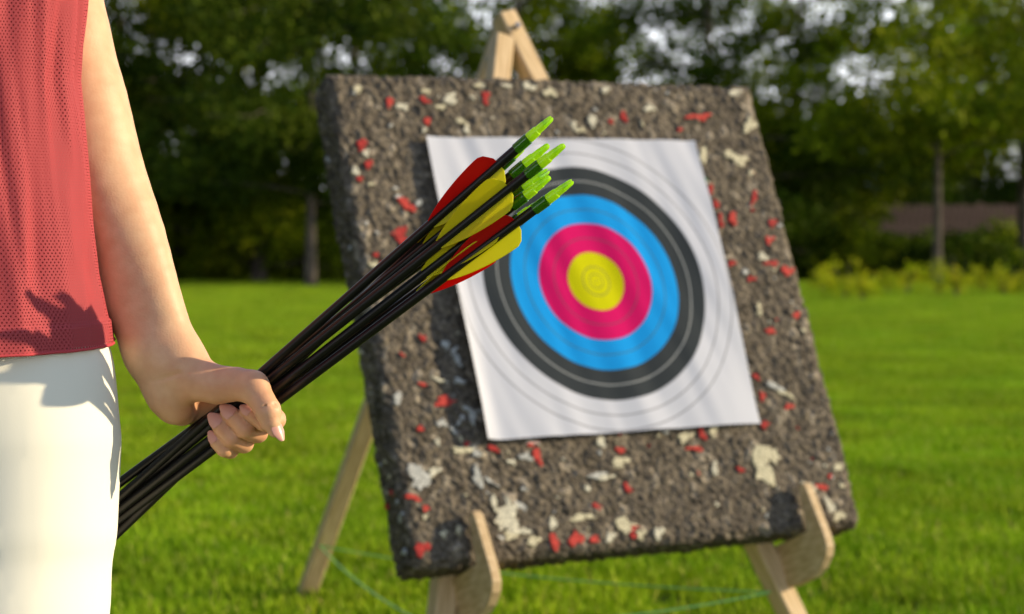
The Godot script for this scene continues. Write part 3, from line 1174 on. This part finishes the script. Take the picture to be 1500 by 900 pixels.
# ---------------------------------------------------------------- person
func person() -> void:
	var where := Vector3(-0.50, 0, -1.64)
	var t := thing("person", "person in red mesh top and white leggings, left hand holding arrows", "person", where)
	var back := Transform3D(Basis.IDENTITY, -where)
	# left arm and hand: bones in world measure
	var B := []
	arm_bones(B)
	var carve := []
	for q in [[Vector3(-0.2129, 0.7856, -1.6339), Vector3(-0.2015, 0.7878, -1.6360), 0.0008], [Vector3(-0.3128, 0.8057, -1.6556), Vector3(-0.2881, 0.8132, -1.6499), 0.0009]]:
		carve.append([q[0], q[1], q[2], q[2], 0, 0.004, 0])
	var sk := field_mesh(B, 0.0024, carve)
	# the rest of the body, mostly under clothes
	var R := []
	var face := deg_to_rad(33.0)
	var left := Vector3(cos(face), 0, -sin(face))
	var front := Vector3(sin(face), 0, cos(face))
	var mid := Vector3(-0.50, 0, -1.622)
	for s in [-1, 1]:
		bone(R, mid + left * 0.05 * s + Vector3(0, 0.84, 0), mid + left * 0.033 * s + Vector3(0, 1.03, 0), 0.074, 0.072, 0, 0.03)
		bone(R, mid + left * 0.033 * s + Vector3(0, 1.03, 0), mid + left * 0.05 * s + Vector3(0, 1.19, 0), 0.072, 0.074, 0, 0.03)
		bone(R, mid + left * 0.02 * s + Vector3(0, 1.300, 0), mid + left * 0.145 * s + Vector3(0, 1.285, 0), 0.05, 0.045, 0, 0.05)
	bone(R, mid + Vector3(0, 1.280, 0), mid + Vector3(0, 1.400, 0) + front * 0.02, 0.056, 0.050, 0, 0.04)
	bone(R, mid + Vector3(0, 1.470, 0) + front * 0.03, mid + Vector3(0, 1.520, 0) + front * 0.015, 0.066, 0.082, 0, 0.03)
	bone(R, mid + Vector3(0, 1.415, 0) + front * 0.075, mid + Vector3(0, 1.440, 0) + front * 0.06, 0.022, 0.045, 0, 0.03)
	bone(R, mid + Vector3(0, 1.495, 0) + front * 0.095, mid + Vector3(0, 1.465, 0) + front * 0.112, 0.009, 0.012, 0, 0.012)
	for s in [-1, 1]:
		bone(R, mid + left * 0.082 * s + Vector3(0, 1.500, 0), mid + left * 0.085 * s + Vector3(0, 1.470, 0), 0.012, 0.009, 0, 0.01)
	var rs := mid - left * 0.165 + Vector3(0, 1.275, 0)
	bone(R, rs, rs + Vector3(0, -0.27, 0) - left * 0.05, 0.046, 0.038, 0, 0.04)
	bone(R, rs + Vector3(0, -0.27, 0) - left * 0.05, rs + Vector3(0, -0.50, 0) - left * 0.05 + front * 0.05, 0.039, 0.026, 0, 0.02)
	bone(R, rs + Vector3(0, -0.51, 0) - left * 0.05 + front * 0.05, rs + Vector3(0, -0.575, 0) - left * 0.05 + front * 0.065, 0.028, 0.030, 0, 0.02)
	for k in 4:
		var o := rs + Vector3(0, -0.58, 0) - left * 0.05 + front * (0.04 + 0.018 * k)
		bone(R, o, o + Vector3(0, -0.045, 0) + left * 0.008, 0.009, 0.0085, k + 1, 0.01)
		bone(R, o + Vector3(0, -0.045, 0) + left * 0.008, o + Vector3(0, -0.075, 0) + left * 0.024, 0.0085, 0.0075, k + 1, 0.004)
	bone(R, rs + Vector3(0, -0.53, 0) - left * 0.04 + front * 0.075, rs + Vector3(0, -0.59, 0) - left * 0.03 + front * 0.10, 0.012, 0.010, 5, 0.01)
	sk = field_mesh(R, 0.010, [], sk)
	var blush := PackedColorArray()
	var mottle := FastNoiseLite.new()
	mottle.seed = 14
	mottle.frequency = 28.0
	mottle.fractal_octaves = 3
	var palm := Vector3(-0.2483, 0.7805, -1.6707)
	for p in sk[0]:
		var red := 0.75 * (1.0 - smoothstep(0.02, 0.085, p.distance_to(palm))) + 0.22 * mottle.get_noise_3dv(p) + 0.08
		blush.append(Color(1, 1, 1).lerp(Color(0.98, 0.78, 0.72), clampf(red, 0, 1)))
	part("body", build(sk[0], sk[2], sk[1], PackedVector2Array(), blush), M.skin, t, back)
	nails(t, back)
	hair(t, back, mid, front, left)
	leggings(t, back, mid, front, left)
	shirt(t, back, front, left)

func bone(list: Array, a: Vector3, b: Vector3, ra: float, rb: float, group: int, soft: float) -> void:
	chains += 1
	list.append([a, b, ra, rb, group, soft, chains])

func chain(list: Array, pts: Array, group: int, soft: float) -> void:
	chains += 1
	for i in pts.size() - 1:
		list.append([pts[i][0], pts[i + 1][0], pts[i][1], pts[i + 1][1], group, soft, chains])

# rounds the bends and tapers of a line of joints
func supple(pts: Array, n: int) -> Array:
	var out := []
	for i in pts.size() - 1:
		var a: Array = pts[maxi(i - 1, 0)]
		var b: Array = pts[i]
		var c: Array = pts[i + 1]
		var d: Array = pts[mini(i + 2, pts.size() - 1)]
		for k in n:
			var t := k / float(n)
			out.append([b[0].cubic_interpolate(c[0], a[0], d[0], t), cubic_interpolate(b[1], c[1], a[1], d[1], t)])
	out.append(pts[-1])
	return out

func arm_bones(B: Array) -> void:
	# outer and inner line of the arm, shoulder to wrist
	chain(B, supple([[Vector3(-0.4300, 1.3090, -1.7697), 0.0393], [Vector3(-0.4090, 1.1839, -1.7452), 0.0327], [Vector3(-0.3955, 1.0962, -1.7320), 0.0339], [Vector3(-0.3816, 1.0524, -1.7205), 0.0345], [Vector3(-0.3617, 0.9909, -1.7083), 0.0321], [Vector3(-0.3354, 0.9330, -1.6962), 0.0274], [Vector3(-0.3123, 0.8759, -1.6841), 0.0214], [Vector3(-0.2928, 0.8233, -1.6773), 0.0190]], 3), 0, 0.02)
	chain(B, supple([[Vector3(-0.4066, 1.1085, -1.7325), 0.0357], [Vector3(-0.3908, 1.0524, -1.7205), 0.0357], [Vector3(-0.3763, 0.9909, -1.7083), 0.0357], [Vector3(-0.3529, 0.9300, -1.6991), 0.0286], [Vector3(-0.3404, 0.8757, -1.6891), 0.0226], [Vector3(-0.3183, 0.8290, -1.6825), 0.0202], [Vector3(-0.3028, 0.7931, -1.6782), 0.0179]], 3), 0, 0.02)
	bone(B, Vector3(-0.3178, 0.8291, -1.6795), Vector3(-0.2928, 0.8233, -1.6773), 0.0196, 0.0190, 0, 0.02)
	# heel of the hand
	chain(B, [[Vector3(-0.3040, 0.7979, -1.6784), 0.0173], [Vector3(-0.2976, 0.7810, -1.6858), 0.0155], [Vector3(-0.2942, 0.7763, -1.6976), 0.0131]], 0, 0.012)
	# ball of the thumb
	chain(B, [[Vector3(-0.2925, 0.8192, -1.6751), 0.0179], [Vector3(-0.2759, 0.8071, -1.6687), 0.0185], [Vector3(-0.2572, 0.8027, -1.6635), 0.0173], [Vector3(-0.2397, 0.8037, -1.6575), 0.0149], [Vector3(-0.2246, 0.8018, -1.6515), 0.0137]], 0, 0.014)
	# thumb
	chain(B, [[Vector3(-0.2246, 0.8018, -1.6515), 0.0137], [Vector3(-0.2155, 0.7899, -1.6450), 0.0116], [Vector3(-0.2105, 0.7820, -1.6418), 0.0113]], 0, 0.005)
	chain(B, [[Vector3(-0.2105, 0.7820, -1.6418), 0.0110], [Vector3(-0.2079, 0.7721, -1.6399), 0.0089], [Vector3(-0.2043, 0.7651, -1.6392), 0.0063]], 0, 0.003)
	# palm behind the arrows
	var k := 0
	for q in [[Vector3(-0.2304, 0.7855, -1.7119), 20], [Vector3(-0.2417, 0.7757, -1.7176), 20], [Vector3(-0.2535, 0.7667, -1.7223), 19], [Vector3(-0.2644, 0.7596, -1.7250), 17]]:
		bone(B, Vector3(-0.3001, 0.8020, -1.7045).lerp(Vector3(-0.2959, 0.7809, -1.7218), k / 3.0), q[0], 0.0137, q[1] / 1680.0, 0, 0.012)
		k += 1
	# fingers: knuckle, middle joint, end joint, tip
	chain(B, [[Vector3(-0.2287, 0.7846, -1.7079), 0.0107], [Vector3(-0.2095, 0.7705, -1.6814), 0.0101], [Vector3(-0.2163, 0.7698, -1.6638), 0.0083], [Vector3(-0.2252, 0.7764, -1.6636), 0.0074], [Vector3(-0.2315, 0.7792, -1.6662), 0.0065]], 1, 0.004)
	chain(B, [[Vector3(-0.2399, 0.7749, -1.7136), 0.0107], [Vector3(-0.2251, 0.7587, -1.6850), 0.0095], [Vector3(-0.2337, 0.7634, -1.6686), 0.0086], [Vector3(-0.2433, 0.7735, -1.6695), 0.0080], [Vector3(-0.2492, 0.7780, -1.6726), 0.0071]], 2, 0.004)
	chain(B, [[Vector3(-0.2517, 0.7652, -1.7182), 0.0101], [Vector3(-0.2379, 0.7485, -1.6896), 0.0089], [Vector3(-0.2465, 0.7550, -1.6738), 0.0083], [Vector3(-0.2554, 0.7652, -1.6742), 0.0080], [Vector3(-0.2601, 0.7697, -1.6773), 0.0071]], 3, 0.004)
	chain(B, [[Vector3(-0.2626, 0.7563, -1.7209), 0.0089], [Vector3(-0.2506, 0.7420, -1.6934), 0.0077], [Vector3(-0.2540, 0.7448, -1.6795), 0.0074], [Vector3(-0.2591, 0.7510, -1.6777), 0.0071], [Vector3(-0.2618, 0.7544, -1.6798), 0.0063]], 4, 0.004)

func nail_mesh(length: float, half: float, curve: float) -> ArrayMesh:
	var V := PackedVector3Array()
	var I := PackedInt32Array()
	var nu := 10
	var nv := 12
	for s in [1, -1]:
		for j in nv + 1:
			var b := j / float(nv)
			# rounded root, almond tip
			var wdt := half * minf(sqrt(clampf(b * 7.0, 0, 1)), pow(clampf((1.04 - b) / 0.55, 0, 1), 0.55))
			for i in nu + 1:
				var a := i * 2.0 / nu - 1.0
				var x := a * wdt
				var z := -curve * a * a * (wdt / half) - 0.0012 * b * b - 0.0004
				V.append(Vector3(x, (b - 0.42) * length, z + (0.0003 if s > 0 else -0.0006)))
	var k := (nu + 1) * (nv + 1)
	for j in nv:
		for i in nu:
			var q := j * (nu + 1) + i
			I.append_array([q, q + nu + 1, q + 1, q + 1, q + nu + 1, q + nu + 2])
			I.append_array([k + q, k + q + 1, k + q + nu + 1, k + q + 1, k + q + nu + 2, k + q + nu + 1])
	return build(V, I)

func nails(t: Node3D, back: Transform3D) -> void:
	# [joint behind, tip, facing, length, half width, lift]
	for q in [
		[Vector3(-0.2252, 0.7764, -1.6636), Vector3(-0.2302, 0.7786, -1.6657), Vector3(-0.05, 0.40, 0.9), 0.0125, 0.0052, 0.0081],
		[Vector3(-0.2433, 0.7735, -1.6695), Vector3(-0.2472, 0.7763, -1.6716), Vector3(0.05, 0.30, 0.95), 0.0165, 0.0064, 0.0089],
		[Vector3(-0.2554, 0.7652, -1.6742), Vector3(-0.2588, 0.7680, -1.6763), Vector3(-0.02, 0.28, 0.95), 0.0160, 0.0064, 0.0089],
		[Vector3(-0.2591, 0.7510, -1.6777), Vector3(-0.2611, 0.7532, -1.6793), Vector3(-0.12, 0.25, 0.95), 0.0130, 0.0054, 0.0080],
		[Vector3(-0.2079, 0.7733, -1.6400), Vector3(-0.2037, 0.7634, -1.6391), Vector3(0.72, 0.22, 0.66), 0.0160, 0.0062, 0.0070]]:
		var y: Vector3 = (q[1] - q[0]).normalized()
		var z: Vector3 = (q[2] - y * q[2].dot(y)).normalized()
		var x := y.cross(z)
		part("fingernail", nail_mesh(q[3], q[4], 0.0022), M.nail, t, back * Transform3D(Basis(x, y, z), q[1] + z * q[5]))

func hair(t: Node3D, back: Transform3D, mid: Vector3, front: Vector3, left: Vector3) -> void:
	var H := []
	bone(H, mid + Vector3(0, 1.540, 0) + front * 0.005, mid + Vector3(0, 1.525, 0) - front * 0.02, 0.086, 0.088, 0, 0.03)
	bone(H, mid + Vector3(0, 1.500, 0) - front * 0.05, mid + Vector3(0, 1.260, 0) - front * 0.125, 0.06, 0.03, 0, 0.05)
	var m := field_mesh(H, 0.012)
	part("hair", build(m[0], m[2], m[1]), M.hair, t, back)
	for s in [-1, 1]:
		var e := SphereMesh.new()
		e.radius = 0.011
		e.height = 0.022
		part("eye", e, M.shoe, t, back * Transform3D(Basis.IDENTITY, mid + Vector3(0, 1.495, 0) + front * 0.085 + left * 0.032 * s))
	part("mouth", bevel_box(Vector3(0.04, 0.010, 0.008), 0.003), M.nail, t, back * Transform3D(Basis(left, Vector3.UP, front), mid + Vector3(0, 1.433, 0) + front * 0.100))

func leggings(t: Node3D, back: Transform3D, mid: Vector3, front: Vector3, left: Vector3) -> void:
	var L := []
	chain(L, [[Vector3(-0.4583, 0.8772, -1.6442), 0.0595], [Vector3(-0.4420, 0.8387, -1.6478), 0.0833], [Vector3(-0.4390, 0.8062, -1.6486), 0.0935], [Vector3(-0.4349, 0.7533, -1.6447), 0.0958], [Vector3(-0.4356, 0.6833, -1.6382), 0.0940], [Vector3(-0.4393, 0.5964, -1.6291), 0.0845]], 0, 0.03)
	var lk := mid + left * 0.085 + Vector3(0, 0.48, 0) + front * 0.02
	chain(L, [[Vector3(-0.4393, 0.5964, -1.6291), 0.0845], [lk, 0.058], [lk + Vector3(0, -0.12, 0) - front * 0.02, 0.057], [Vector3(lk.x, 0.10, lk.z) - front * 0.04, 0.037]], 0, 0.03)
	var rk := mid - left * 0.10
	chain(L, [[rk + Vector3(0, 0.79, 0), 0.094], [rk + Vector3(0, 0.68, 0), 0.090], [rk + Vector3(0, 0.48, 0) + front * 0.02, 0.058], [rk + Vector3(0, 0.36, 0), 0.057], [rk + Vector3(0, 0.10, 0) - front * 0.02, 0.037]], 0, 0.04)
	bone(L, mid + left * 0.048 + Vector3(0, 0.80, 0), mid - left * 0.055 + Vector3(0, 0.80, 0), 0.086, 0.086, 0, 0.04)
	bone(L, mid + left * 0.046 + Vector3(0, 0.89, 0), mid - left * 0.046 + Vector3(0, 0.89, 0), 0.070, 0.070, 0, 0.04)
	var m := field_mesh(L, 0.009)
	part("leggings", build(m[0], m[2], m[1]), M.legging, t, back)
	for k in [Vector3(lk.x, 0, lk.z) - front * 0.04, rk - front * 0.02]:
		var S := []
		bone(S, k + Vector3(0, 0.045, 0) - front * 0.035, k + Vector3(0, 0.035, 0) + front * 0.15, 0.044, 0.036, 0, 0.02)
		bone(S, k + Vector3(0, 0.09, 0), k + Vector3(0, 0.05, 0) + front * 0.06, 0.045, 0.042, 0, 0.03)
		var sm := field_mesh(S, 0.01)
		part("shoe", build(sm[0], sm[2], sm[1]), M.shoe, t, back)

func shirt(t: Node3D, back: Transform3D, front: Vector3, left: Vector3) -> void:
	var fold := FastNoiseLite.new()
	fold.seed = 19
	fold.frequency = 1.0
	fold.fractal_octaves = 2
	# [height, half width, half depth]
	var prof := [[0.835, 0.157, 0.118], [0.86, 0.155, 0.117], [0.90, 0.146, 0.113], [0.983, 0.139, 0.110], [1.065, 0.131, 0.108], [1.136, 0.137, 0.110], [1.2, 0.145, 0.112], [1.26, 0.147, 0.105], [1.30, 0.125, 0.085], [1.325, 0.095, 0.07]]
	var mid := Vector3(-0.502, 0, -1.627)
	var nu := 260
	var nv := 110
	var V := PackedVector3Array()
	var UV := PackedVector2Array()
	var I := PackedInt32Array()
	var edge := []
	var inner := PackedVector3Array()
	for j in nv + 1:
		var b := pow(j / float(nv), 1.5)
		for i in nu + 1:
			var a := TAU * i / nu
			var low := 0.855 - 0.020 * (0.5 + 0.5 * sin(a))
			var y := lerpf(low, 1.325, b)
			var k := 0
			while k < prof.size() - 2 and prof[k + 1][0] < y: k += 1
			var f := clampf((y - prof[k][0]) / (prof[k + 1][0] - prof[k][0]), 0, 1)
			var w := lerpf(prof[k][1], prof[k + 1][1], f)
			var d := lerpf(prof[k][2], prof[k + 1][2], f)
			var wave := 0.006 * fold.get_noise_3d(cos(a) * 3.0 - y * 2.0, y * 2.0, sin(a) * 3.0) + 0.0045 * fold.get_noise_3d(cos(a) * 7.0 + y * 4.0, y * 1.6, sin(a) * 7.0)
			wave *= 0.6 + 0.4 * smoothstep(0.0, 0.15, b)
			wave += 0.0016 * (1.0 - smoothstep(0.0195, 0.0215, y - low))
			var full := pow(pow(absf(cos(a)), 2.5) + pow(absf(sin(a)), 2.5), -0.4)
			var p := mid + left * cos(a) * (w * full + wave) + front * sin(a) * (d * full + wave) + Vector3(0, y, 0)
			inner.append(mid + left * cos(a) * (w * full + wave - 0.0028) + front * sin(a) * (d * full + wave - 0.0028) + Vector3(0, y + 0.002, 0))
			V.append(p)
			UV.append(Vector2(i / float(nu) * 284.0, y / 0.0051))
			if j == 0 and i < nu: edge.append(p)
	for j in nv:
		for i in nu:
			var q := j * (nu + 1) + i
			I.append_array([q, q + 1, q + nu + 1, q + 1, q + nu + 2, q + nu + 1])
	part("mesh_top", build(V, I, PackedVector3Array(), UV), M.shirt, t, back)
	part("lining", build(inner, I), M.hem, t, back)
	var rings := []
	for i in nu + 1:
		var p: Vector3 = edge[i % nu]
		var d: Vector3 = edge[(i + 1) % nu] - edge[(i + nu - 1) % nu]
		rings.append(ring(p, d, 0.0014, 6))
	part("hem", loft(rings, false), M.hem, t, back)

# ---------------------------------------------------------------- arrows
func arrows() -> void:
	# [nock tip, crossing of the hand, turn of the red vane]
	var list := [
		[Vector3(0.0329, 1.0302, -1.5906), Vector3(-0.2213, 0.8113, -1.6758), 35.0, "topmost nock, its red vane upmost"],
		[Vector3(0.0427, 1.0069, -1.5757), Vector3(-0.2157, 0.8042, -1.6746), 262.0, "two broad yellow vanes facing out"],
		[Vector3(0.0312, 0.9811, -1.5928), Vector3(-0.2092, 0.7970, -1.6743), 268.0, "yellow vanes just under the broad pair"],
		[Vector3(0.0497, 0.9774, -1.5827), Vector3(-0.2033, 0.7892, -1.6750), 32.0, "lowest nock, dark red vane above shaft"],
		[Vector3(0.0303, 1.0082, -1.6038), Vector3(-0.2190, 0.8058, -1.6861), 280.0, "tucked behind the twin yellow vanes"],
		[Vector3(0.0304, 0.9874, -1.6111), Vector3(-0.2213, 0.8059, -1.6851), 200.0, "half hidden behind the narrow yellow vanes"],
		[Vector3(0.0189, 1.0177, -1.6102), Vector3(-0.2138, 0.7990, -1.6874), 300.0, "hidden right behind the topmost arrow"],
		[Vector3(0.0269, 0.9626, -1.6022), Vector3(-0.2082, 0.7919, -1.6856), 192.0, "behind lowest arrow, bright red vane below"]]
	var k := 0
	for q in list:
		arrow(q[0], q[1], q[2], "black arrow with green nock in the held bundle, " + q[3])
		k += 1

func vane_mesh() -> ArrayMesh:
	var o := PackedVector2Array()
	# x out from the shaft, y towards the nock
	var L := 0.079
	var top := []
	for i in 19:
		var f := i / 18.0
		var h := 0.0150 * pow(sin(PI * 0.5 * pow(f, 0.78)), 1.05)
		if f > 0.86: h *= sqrt(maxf(0.0, 1.0 - pow((f - 0.86) / 0.145, 2.0)))
		top.append(Vector2(h, f * L))
	o.append(Vector2(-0.0006, 0.0))
	for p in top: o.append(Vector2(maxf(p.x, 0.0004), p.y))
	o.append(Vector2(-0.0006, L))
	return slab(o, 0.00075, 0.00012)

var vane: ArrayMesh

func arrow(tip: Vector3, hand: Vector3, turn: float, label: String) -> void:
	if vane == null: vane = vane_mesh()
	var y := (tip - hand).normalized()
	var z := (Vector3(0, 0, 1) - y * y.z).normalized()
	var x := y.cross(z)
	var len := 0.735
	var o := thing("arrow", label, "arrow", tip - y * len, "arrows held in the hand")
	o.basis = Basis(x, y, z)
	var R := 0.0042
	var end := len - 0.026
	part("shaft", lathe([[0.0, 0.018], [R - 0.0002, 0.018], [R, 0.0186], [R, end - 0.0004], [R - 0.0004, end], [0.0, end]], 20), M.shaft, o)
	part("point", lathe([[0.0, -0.004], [0.0012, -0.001], [0.0036, 0.012], [0.0042, 0.0178], [0.0, 0.0178]], 16), M.steel, o)
	# nock: clear sleeve on the shaft end, tapered head, two prongs round the string groove
	var nk := part("nock", lathe([[0.0, end + 0.0002], [R + 0.0001, end + 0.0002], [R + 0.0003, end + 0.001], [R + 0.0001, end + 0.0095], [R - 0.0006, end + 0.0105], [0.0034, end + 0.0175], [0.0, end + 0.0175]], 20), M.nock, o)
	part("collar", lathe([[R + 0.0001, end - 0.0145], [R + 0.0007, end - 0.0142], [R + 0.0008, end - 0.0005], [R + 0.0001, end - 0.0002]], 20), M.sleeve, nk)
	for s in [-1, 1]:
		var rings := []
		for i in 7:
			var f := i / 6.0
			var yy := end + 0.0174 + 0.0092 * f
			var r := lerpf(0.0034, 0.0026, f) * (1.0 if i < 6 else 0.6)
			var pts := PackedVector3Array()
			for a in 9:
				var th := -PI * 0.5 + PI * a / 8.0
				pts.append(Vector3(maxf(cos(th) * r, 0.0011) * s, yy, sin(th) * r * 0.9))
			pts.append(Vector3(0.0011 * s, yy, 0.0))
			rings.append(pts)
		part("prong", loft(rings), M.nock, nk, Transform3D(Basis(Vector3.UP, deg_to_rad(turn)), Vector3.ZERO))
	for v in 3:
		# measured from the upper left side of the shaft towards the viewer
		var a := deg_to_rad(turn + 120.0 * v)
		var dir := -Vector3(1, 0, 0) * cos(a) + Vector3(0, 0, 1) * sin(a)
		var bx := dir
		var bz := bx.cross(Vector3.UP)
		part("vane", vane, M.vane_red if v == 0 else M.vane_yellow, o, Transform3D(Basis(bx, Vector3.UP, bz), Vector3(0, end - 0.112, 0) + dir * R))

func lathe(prof: Array, sides: int) -> ArrayMesh:
	var V := PackedVector3Array()
	var I := PackedInt32Array()
	var N := PackedVector3Array()
	for k in prof.size() - 1:
		var a := Vector2(prof[k][0], prof[k][1])
		var b := Vector2(prof[k + 1][0], prof[k + 1][1])
		var s := V.size()
		var d := (b - a).normalized()
		for i in sides + 1:
			var t := TAU * i / sides
			for p in [a, b]:
				V.append(Vector3(cos(t) * p.x, p.y, sin(t) * p.x))
				N.append(Vector3(cos(t) * d.y, -d.x, sin(t) * d.y))
		for i in sides:
			var q := s + i * 2
			I.append_array([q, q + 2, q + 1, q + 1, q + 2, q + 3])
	return build(V, I, N)
